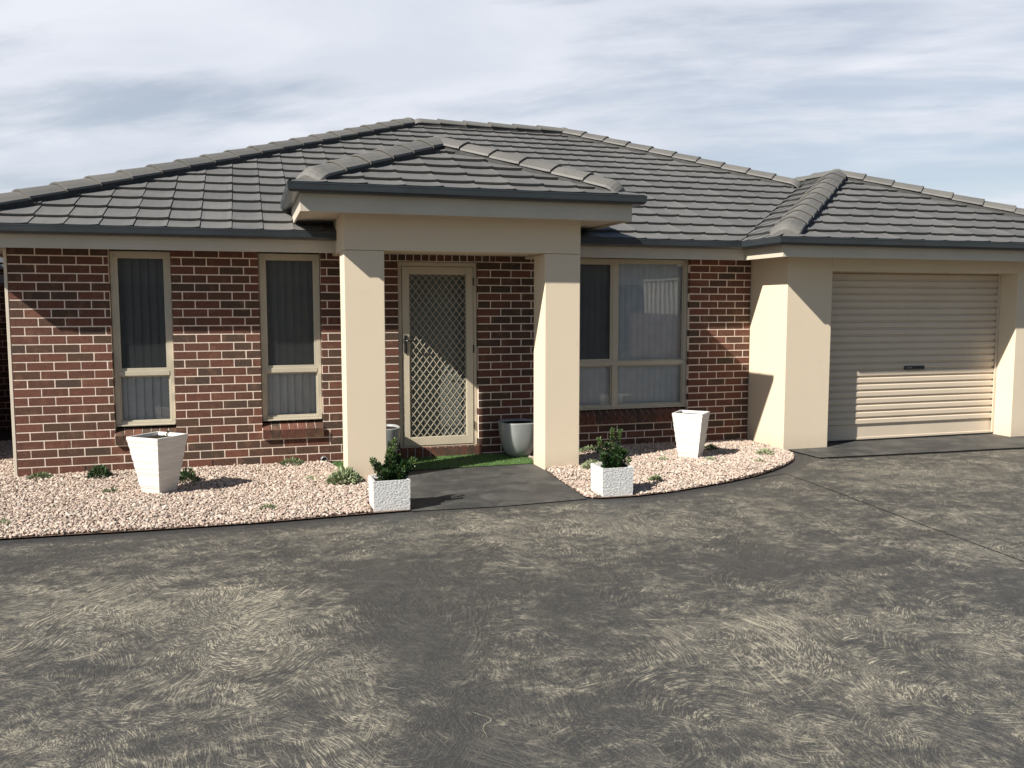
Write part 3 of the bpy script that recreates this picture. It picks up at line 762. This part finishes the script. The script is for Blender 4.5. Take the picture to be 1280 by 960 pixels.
tag(gravel(bedL,'gravel'),'pink gravel garden bed in front of the two narrow windows')
tag(gravel(bedR,'gravel'),'pink gravel garden bed curving between the porch and the garage pier')
# fake turf
def turf(n=26000):
    poly=[(2.93,-.015),(3.03,-.72),(5.085,-.72),(5.10,-.62),(5.30,-.015)]
    P=np.array(poly); x=rng.uniform(P[:,0].min(),P[:,0].max(),n); y=rng.uniform(P[:,1].min(),P[:,1].max(),n); k=inside(x,y,poly); x=x[k];y=y[k];n=len(x)
    th=rng.uniform(0,np.pi,n); w=.0022; h=rng.uniform(.010,.02,n); lx=rng.normal(0,.005,n); ly=rng.normal(0,.005,n)
    a=np.stack([x-np.cos(th)*w,y-np.sin(th)*w,np.full(n,.003)],1);b=np.stack([x+np.cos(th)*w,y+np.sin(th)*w,np.full(n,.003)],1);c=np.stack([x+lx,y+ly,h],1)
    V=np.stack([a,b,c],1).reshape(-1,3); F=np.arange(3*n).reshape(-1,3)
    o=np_mesh('artificial_turf',V,F,M['turf'],tone=rng.uniform(0,1,n))
    tag(o,'strip of bright green artificial turf in front of the screen door','turf',kind='stuff')
    bs=MB(); bs.c=[]; bs.face([(x,y,.002) for x,y in poly],.25); bs.build('turf_backing',M['turf'],o)
turf()

# ------------------------------------------------------------------ planters and plants
def tapered_pot(loc,rz,label,bs,ts,H,mat,name='planter',wall=.02,cat='planter',group=None,soil=.028):
    t=thing(name,label,cat,loc,rz,group)
    m=MB(); b=bs/2;T_=ts/2
    nz=26; rows=[]
    def sq(h,z,n=6):
        r=[]; c=[(-h,-h),(h,-h),(h,h),(-h,h)]
        for i in range(4):
            p,q=c[i],c[(i+1)%4]
            for k in range(n): r.append((p[0]+(q[0]-p[0])*k/n,p[1]+(q[1]-p[1])*k/n,z))
        return r
    for i in range(nz+1):
        f=i/nz; wob=(.0015*math.sin(i*2.1)+.001*math.sin(i*5.3)) if mat is M['ribbed'] else 0
        rows.append(sq(b+(T_-b)*f+wob,H*f))
    rows+= [sq(T_-wall,H),sq(T_-wall-.006,H-soil-.01)]
    m.grid(rows,True); m.face(sq(b,0)[::-1])
    m.build('pot_body',mat,t)
    s=MB(); s.face(sq(T_-wall-.004-(T_-b)*soil/H,H-soil)); s.build('potting_soil',M['soil'],t)
    return t
tapered_pot((1.385,-1.13,.012),R(-40),'tall tapered white ribbed planter under the leftmost window',.205,.365,.515,M['ribbed'],group='tall white planters')
tapered_pot((6.83,-.93,.012),R(-44),'tall tapered white ribbed planter beside the garage pier, under the wide window',.215,.335,.50,M['ribbed'],group='tall white planters')
tapered_pot((3.275,-2.285,-.006),0,'low white stone textured cube planter at the left side of the path',.295,.305,.258,M['split'],cat='planter',group='white cube planters')
tapered_pot((5.27,-2.335,.004),R(-1),'low white stone textured cube planter at the right side of the path',.285,.295,.25,M['split'],cat='planter',group='white cube planters')
def round_pot(loc,label,r=.215,H=.385):
    t=thing('glazed_pot',label,'pot',loc,0,'glazed pots by the door')
    m=MB(); rows=[]; N=40
    def ring(rr,z,e=3.0):
        o=[]
        for k in range(N):
            a=2*math.pi*k/N; c,s=math.cos(a),math.sin(a)
            q=(abs(c)**e+abs(s)**e)**(-1/e); o.append((rr*q*c,rr*q*s,z))
        return o
    pr=[(.50,0),(.56,.02),(.66,.09),(.76,.2),(.85,.36),(.92,.55),(.965,.75),(.985,.9),(1,.97),(1,1),(.93,1),(.92,.93)]
    for a,b in pr: rows.append(ring(r*a,H*b))
    m.grid(rows,True); m.face(ring(r*.5,0)[::-1]); m.build('pot_body',M['glaze'],t,smooth=True)
    s=MB(); s.face(ring(r*.925,H*.935)); s.build('potting_soil',M['soil'],t)
round_pot((5.05,-.24,.012),'rounded grey white glazed pot between the screen door and the right porch column')
round_pot((3.50,-.24,.012),'rounded grey white glazed pot mostly hidden behind the left porch column')
# leaves
def leaf_quads(P,D,L,W,cup=.3):
    """P base (n,3), D direction (n,3); returns verts,faces of folded leaf (2 quads -> 4 tris)"""
    n=len(P); D=D/np.linalg.norm(D,axis=1,keepdims=True)
    ref=rng.normal(0,1,(n,3)); S=np.cross(D,ref); S/=np.linalg.norm(S,axis=1,keepdims=True); Nn=np.cross(S,D)
    L=L[:,None];W=W[:,None]
    p0=P; p1=P+D*L*.5+S*W+Nn*W*cup; p2=P+D*L; p3=P+D*L*.5-S*W+Nn*W*cup; pm=P+D*L*.5
    q1=P+D*L*.82+S*W*.62+Nn*W*cup*.6; q3=P+D*L*.82-S*W*.62+Nn*W*cup*.6
    V=np.stack([p0,p1,q1,p2,q3,p3,pm],1).reshape(-1,3)
    f=np.array([(0,1,6),(1,2,6),(2,3,6),(3,4,6),(4,5,6),(5,0,6)])
    return V,(f[None]+7*np.arange(n)[:,None,None]).reshape(-1,3)
def shrub(loc,label,branches,leafL,parent_name='shrub',dens=300,mat='leaf',wid=.45,group=None):
    t=thing(parent_name,label,'shrub',loc,0,group)
    P=[];D=[];tn=[]; st=MB()
    for (tip,r,n,light) in branches:
        tip=Vector(tip); base=Vector((tip.x*.12,tip.y*.12,0)); mid=base.lerp(tip,.5)+Vector((tip.x*.15,tip.y*.15,.02))
        pts=[]
        for k in range(9):
            u=k/8; pts.append(base*(1-u)**2+mid*2*u*(1-u)+tip*u*u)
        st.tube(pts,[.004*(1-.7*k/8) for k in range(9)],5)
        for i in range(int(n*1.9)):
            u=random.random()**.75; k=min(7,int(u*8)); p=pts[k].lerp(pts[k+1],u*8-k); dr=(pts[k+1]-pts[k]).normalized()
            o=Vector((random.gauss(0,1),random.gauss(0,1),random.gauss(0,1))); o-=dr*o.dot(dr); o.normalize()
            rr=r*(1-.75*u)*random.random()**.6
            P.append(p+o*rr); D.append((o*.9+dr*.8+Vector((0,0,.15)))); tn.append(min(1,max(0,random.gauss(.25+(.55*light if u>.75 else 0),.18))))
    P=np.array(P);D=np.array(D); n=len(P)
    V,F=leaf_quads(P,D,rng.uniform(.7,1.2,n)*leafL,rng.uniform(.8,1.2,n)*leafL*wid*.5)
    np_mesh('foliage',V,F,M[mat],t,tone=np.repeat(np.array(tn),6))
    st.build('stem',M['stem'],t)
    return t
rb=random.Random(3)
brL=[((-.15,-.02,.22),.05,130,.9),((-.10,.05,.16),.06,150,.4),((.0,.0,.27),.07,230,.8),((.04,-.02,.37),.035,110,1),((.02,.06,.33),.05,140,.7),((.12,-.02,.17),.07,200,.5),((.20,-.03,.20),.05,150,.9),((.17,.07,.11),.05,110,.6),((-.05,-.09,.12),.07,150,.2),((.08,-.09,.12),.07,160,.3),((-.02,.02,.15),.09,260,.1),((.07,.05,.22),.08,200,.4)]
shrub((3.285,-2.285,.20),'dark glossy leafed shrub with sprawling shoots in the left cube planter',brL,.026)
brR=[((-.13,0,.30),.03,110,1),((.0,0,.38),.03,140,1),((.08,.02,.36),.03,130,1),((-.03,.03,.25),.07,230,.4),((.05,-.03,.22),.08,240,.3),((.13,0,.18),.06,200,.5),((-.10,-.04,.16),.07,190,.4),((.02,-.08,.14),.08,200,.2),((.09,.07,.16),.07,150,.3),((.15,-.05,.11),.05,110,.5),((0,0,.12),.1,240,.1)]
shrub((5.27,-2.335,.20),'dark green shrub with three upright pale tipped shoots in the right cube planter',brR,.024)
shrub((1.45,-1.09,.46),'tiny bare dark sprig poking out of the tall left planter',[((.02,0,.09),.012,14,0),((-.02,.01,.05),.012,8,0)],.022,parent_name='seedling')
# low succulents in the gravel
def mound(loc,label,r,h,n,L,mat,wid=.35,name='succulent',up=.5):
    t=thing(name,label,'plant',loc,0,'small plants in the gravel')
    th=rng.uniform(0,2*np.pi,n); q=np.sqrt(rng.uniform(0,1,n)); a=r*q; z=h*(1-q**2)*rng.uniform(.4,1,n)
    P=np.stack([np.cos(th)*a*.8,np.sin(th)*a*.8,z*.8],1); D=np.stack([np.cos(th)*(q+.15),np.sin(th)*(q+.15),up+(1-q)],1)+rng.normal(0,.25,(n,3))
    V,F=leaf_quads(P,D,rng.uniform(.7,1.25,n)*L,rng.uniform(.8,1.2,n)*L*wid*.5,.5)
    np_mesh('foliage',V,F,M[mat],t,tone=np.repeat(np.clip(rng.normal(.5,.25,n),0,1),6))
    return t
G=.012
mound((.22,-.13,G),'flat olive green succulent at the left corner of the brick wall',.12,.05,260,.032,'succ')
mound((.77,-.27,G),'bushy dark green herb left of the tall planter by the brick wall',.12,.14,420,.035,'herb',.5)
mound((1.60,-.72,G),'dark green plant tucked behind the tall left planter',.10,.15,320,.035,'herb',.5)
mound((.97,-1.06,G),'small sparse green sprout in gravel just left of the tall left planter',.07,.03,60,.035,'succ')
mound((2.60,-.10,G),'low spreading green succulent below the second narrow window',.15,.07,380,.032,'succ')
mound((3.02,-1.20,G),'large pale green silvery succulent at the foot of the left porch column',.16,.14,620,.055,'pale',.40)
mound((2.30,-2.12,G),'small olive sprout near the driveway edge of the left gravel bed',.06,.035,60,.03,'succ')
mound((2.72,-.95,G),'tiny yellowish sprout in gravel left of the left porch column',.05,.025,40,.028,'pale')
mound((.35,-2.05,G),'small yellow green sprout close to the driveway near the left picture edge',.07,.03,60,.03,'pale')
mound((.62,-1.55,G),'tiny creeping sprout in the open gravel left of the tall left planter',.05,.02,40,.026,'pale')
mound((5.92,-.30,G),'low wide green succulent in shade between right porch column and wide window',.17,.07,330,.035,'succ')
mound((5.52,-1.25,G),'pinkish pale round succulent at the foot of the right porch column',.10,.09,300,.04,'pale',.5)
mound((6.42,-1.08,G),'small green succulent alone left of the tall right planter',.065,.045,90,.03,'pale',.45)
mound((5.86,-2.02,G),'small grey green rosette in gravel to the right of the right cube planter',.065,.05,110,.03,'succ',.5)
mound((6.92,-1.22,G),'small pale rosette at the foot of the tall right planter',.06,.04,90,.03,'pale',.5)
mound((7.30,-.55,G),'grey green succulent by the brick wall behind the tall right planter',.10,.05,160,.035,'succ')
mound((7.72,-1.02,G),'pale feathery plant in the gravel in front of the garage pier',.10,.06,200,.035,'pale')
mound((7.35,-1.48,G),'small flat green sprout near the curved gravel edge',.08,.03,80,.03,'succ')
# small round pipe end on the gravel
t=thing('pipe_end','small round grey pipe end on the gravel beside the turf corner','pipe',(2.93,-.06,.045))
m=MB(); rows=[]
for i in range(7):
    a=i/6*2*math.pi
m=MB(); ringo=lambda r,y:[(r*math.cos(a),y,r*math.sin(a)) for a in [2*math.pi*k/24 for k in range(24)]]
m.grid([ringo(.036,.03),ringo(.036,-.03),ringo(.034,-.034),ringo(.026,-.034),ringo(.025,.02)],True); m.build('pipe_rim',M['steel'],t,smooth=True)
m=MB(); m.face(ringo(.0255,-.01)); m.build('pipe_mouth',M['black'],t)

# ------------------------------------------------------------------ side passage and neighbours
t=thing('gate_post','slim cream steel post against the left end of the brick wall','post',(-.018,.03,0))
m=MB(); m.box(-.014,.014,-.03,.03,-.05,2.21); m.build('post_shaft',M['colorbond'],t,bevel=.002)
m=MB(); m.box(-.018,.0155,-.034,.034,2.211,2.22); m.build('post_cap',M['colorbond'],t)
t=thing('garden_wall','dark brick wall closing the shaded side passage at the left edge','wall',(-.7,4.2,0))
m=MB(); m.box(-.9,.69,0,.12,-.05,2.0); m.build('wall_panel',M['brick2'],t)
m=MB(); m.box(-.92,.69,-.03,.15,2.001,2.12); m.box(-.92,.69,-.01,.13,2.2,2.26);m.box(-.9,-.84,.02,.1,2.12,2.2);m.box(.4,.46,.02,.1,2.12,2.2); m.build('wall_rail',M['steel'],t)
t=thing('neighbour_house','neighbouring brick house beside the side passage','house',(-1.6,.6,0))
m=MB(); m.box(-7,0,0,9,-.05,2.3); m.build('wall',M['brick2'],t)
m=MB(); 
e=.5
m.v=[(-7-e,-e,2.3),(e,-e,2.3),(e,9+e,2.3),(-7-e,9+e,2.3),(-3.5,3.5,3.9),(-3.5,5.5,3.9)]; m.f=[(0,1,4),(1,2,5,4),(2,3,5),(3,0,4,5),(3,2,1,0)]; m.c=[.5]*5
m.build('roof',M['tile'],t)
# steel fence across the driveway, seen mirrored in the wide window
FA=Vector((15.45,-18.0,0)); FB=Vector((16.02,-16.6,0)); fd=(FB-FA); flen=fd.length
t=thing('steel_fence','cream ribbed steel fence on a low brick base, mirrored in the wide window','fence',FA,math.atan2(fd.y,fd.x))
m=MB(); pts=[]; x=0
while x<flen+.001:
    pts+=[(x,0),(x+.10,0),(x+.115,-.06),(x+.17,-.06),(x+.185,0)]; x+=.2
m.grid([[(a,b,1.45) for a,b in pts],[(a,b,2.57) for a,b in pts]]); m.build('fence_sheet',M['colorbond'],t)
m=MB(); m.box(-.02,flen+.1,-.03,.05,2.571,2.62); m.build('fence_rail',M['colorbond'],t)
m=MB(); m.box(-.6,flen+1.5,-.05,.06,-.06,1.449); m.build('fence_base',M['brick2'],t)

t=thing('opposite_house','dark brick house across the driveway, mirrored dimly in the windows','house',(8,-21,0))
m=MB(); m.box(-12,16,-9,0,-.06,2.5); m.build('wall',M['brick2'],t)
m=MB(); e=.6; m.v=[(-12-e,-9-e,2.5),(16+e,-9-e,2.5),(16+e,e,2.5),(-12-e,e,2.5),(-7,-4.5,4.7),(11,-4.5,4.7)]; m.f=[(0,1,5,4),(1,2,5),(2,3,4,5),(3,0,4),(3,2,1,0)]; m.c=[.5]*5
m.build('roof',M['tile'],t)

# ------------------------------------------------------------------ sun, sky, camera
SUN=Vector((1,.445,-.89)).normalized()      # direction the light travels
sun=bpy.data.lights.new('sun','SUN'); sun.energy=5.0; sun.angle=R(.53); sun.color=(1,.955,.87)
so=bpy.data.objects.new('sun',sun); link(so); so.rotation_euler=SUN.to_track_quat('-Z','Y').to_euler()
W=bpy.data.worlds.new('World'); scene.world=W; W.use_nodes=True; nt=W.node_tree; nt.nodes.clear()
def wn(t): return nt.nodes.new(t)
out=wn('ShaderNodeOutputWorld'); bg=wn('ShaderNodeBackground'); sky=wn('ShaderNodeTexSky'); sky.sky_type='NISHITA'; sky.sun_disc=False
sky.sun_elevation=math.asin(-SUN.z); sky.sun_rotation=math.atan2(-SUN.x,-SUN.y); sky.dust_density=.4; sky.ozone_density=1.0; sky.air_density=1.0
SKYS=.05; bg.inputs[1].default_value=SKYS
tc=wn('ShaderNodeTexCoord'); sep=wn('ShaderNodeSeparateXYZ'); nt.links.new(tc.outputs['Generated'],sep.inputs[0])
def wm(op,a,b=0,c=0,clamp=False):
    n=wn('ShaderNodeMath'); n.operation=op; n.use_clamp=clamp
    for i,x in enumerate((a,b,c)):
        if isinstance(x,bpy.types.NodeSocket): nt.links.new(x,n.inputs[i])
        else: n.inputs[i].default_value=x
    return n.outputs[0]
zz=wm('ADD',wm('MAXIMUM',sep.outputs[2],0),.16)
cx=wm('DIVIDE',sep.outputs[0],zz); cy=wm('DIVIDE',sep.outputs[1],zz); cmb=wn('ShaderNodeCombineXYZ'); nt.links.new(cx,cmb.inputs[0]); nt.links.new(cy,cmb.inputs[1])
def wnoise(scale,detail,rough,ang,long,loc=(0,0,0),dist=0):
    mp=wn('ShaderNodeMapping'); mp.vector_type='TEXTURE'; mp.inputs['Rotation'].default_value=(0,0,ang); mp.inputs['Scale'].default_value=(long,1,1); mp.inputs['Location'].default_value=loc; nt.links.new(cmb.outputs[0],mp.inputs[0])
    n=wn('ShaderNodeTexNoise'); n.inputs['Scale'].default_value=scale; n.inputs['Detail'].default_value=detail; n.inputs['Roughness'].default_value=rough; n.inputs['Distortion'].default_value=dist; nt.links.new(mp.outputs[0],n.inputs[0]); return n.outputs[0]
n1=wnoise(1.15,8,.55,R(152),2.6,(3.1,.4,0),.3); n2=wnoise(3.2,8,.6,R(146),2.4,(1.0,5,0),.3)
dn=wm('ADD',wm('MULTIPLY',n1,.70),wm('MULTIPLY',n2,.30))
mr=wn('ShaderNodeMapRange'); mr.interpolation_type='SMOOTHSTEP'; nt.links.new(dn,mr.inputs[0]); mr.inputs[1].default_value=.41; mr.inputs[2].default_value=.57
cover=wn('ShaderNodeMapRange'); cover.interpolation_type='SMOOTHSTEP'; nt.links.new(wm('ADD',sep.outputs[1],wm('MULTIPLY',sep.outputs[2],-.9)),cover.inputs[0]); cover.inputs[1].default_value=.15; cover.inputs[2].default_value=.5
cl=wm('MULTIPLY',wm('MULTIPLY_ADD',mr.outputs[0],.50,.48,clamp=True),cover.outputs[0])
shade=wnoise(1.5,7,.56,R(150),1.9,(7,2,0),.4)
cr=wn('ShaderNodeValToRGB'); nt.links.new(shade,cr.inputs[0]); cr.color_ramp.elements[0].position=.38; cr.color_ramp.elements[1].position=.60
k=1/SKYS
cr.color_ramp.elements[0].color=(.395*k,.420*k,.470*k,1); cr.color_ramp.elements[1].color=(.475*k,.490*k,.530*k,1)
mx=wn('ShaderNodeMix'); mx.data_type='RGBA'; nt.links.new(cl,mx.inputs[0]); nt.links.new(sky.outputs[0],mx.inputs[6]); nt.links.new(cr.outputs[0],mx.inputs[7])
nt.links.new(mx.outputs[2],bg.inputs[0]); nt.links.new(bg.outputs[0],out.inputs[0])
cam=bpy.data.cameras.new('camera'); cam.sensor_width=36; cam.lens=36*1080/1280; cam.clip_end=500; cam.clip_start=.05
co=bpy.data.objects.new('camera',cam); link(co); scene.camera=co
yaw,pit,rol=R(17.08646),R(-5.0585),R(-.0430)
f=Vector((math.sin(yaw)*math.cos(pit),math.cos(yaw)*math.cos(pit),math.sin(pit))); rt=Vector((math.cos(yaw),-math.sin(yaw),0)); up=rt.cross(f)
r2=rt*math.cos(rol)+up*math.sin(rol); u2=-rt*math.sin(rol)+up*math.cos(rol)
Mx=Matrix((( r2.x,u2.x,-f.x,2.16699),(r2.y,u2.y,-f.y,-9.38393),(r2.z,u2.z,-f.z,1.66188),(0,0,0,1))); co.matrix_world=Mx
scene.view_settings.view_transform='Standard'; scene.view_settings.look='None'; scene.view_settings.exposure=.85; scene.view_settings.gamma=1
scene.render.engine='CYCLES'
scene.cycles.max_bounces=8; scene.cycles.transparent_max_bounces=12
scene.render.resolution_x=1024; scene.render.resolution_y=768
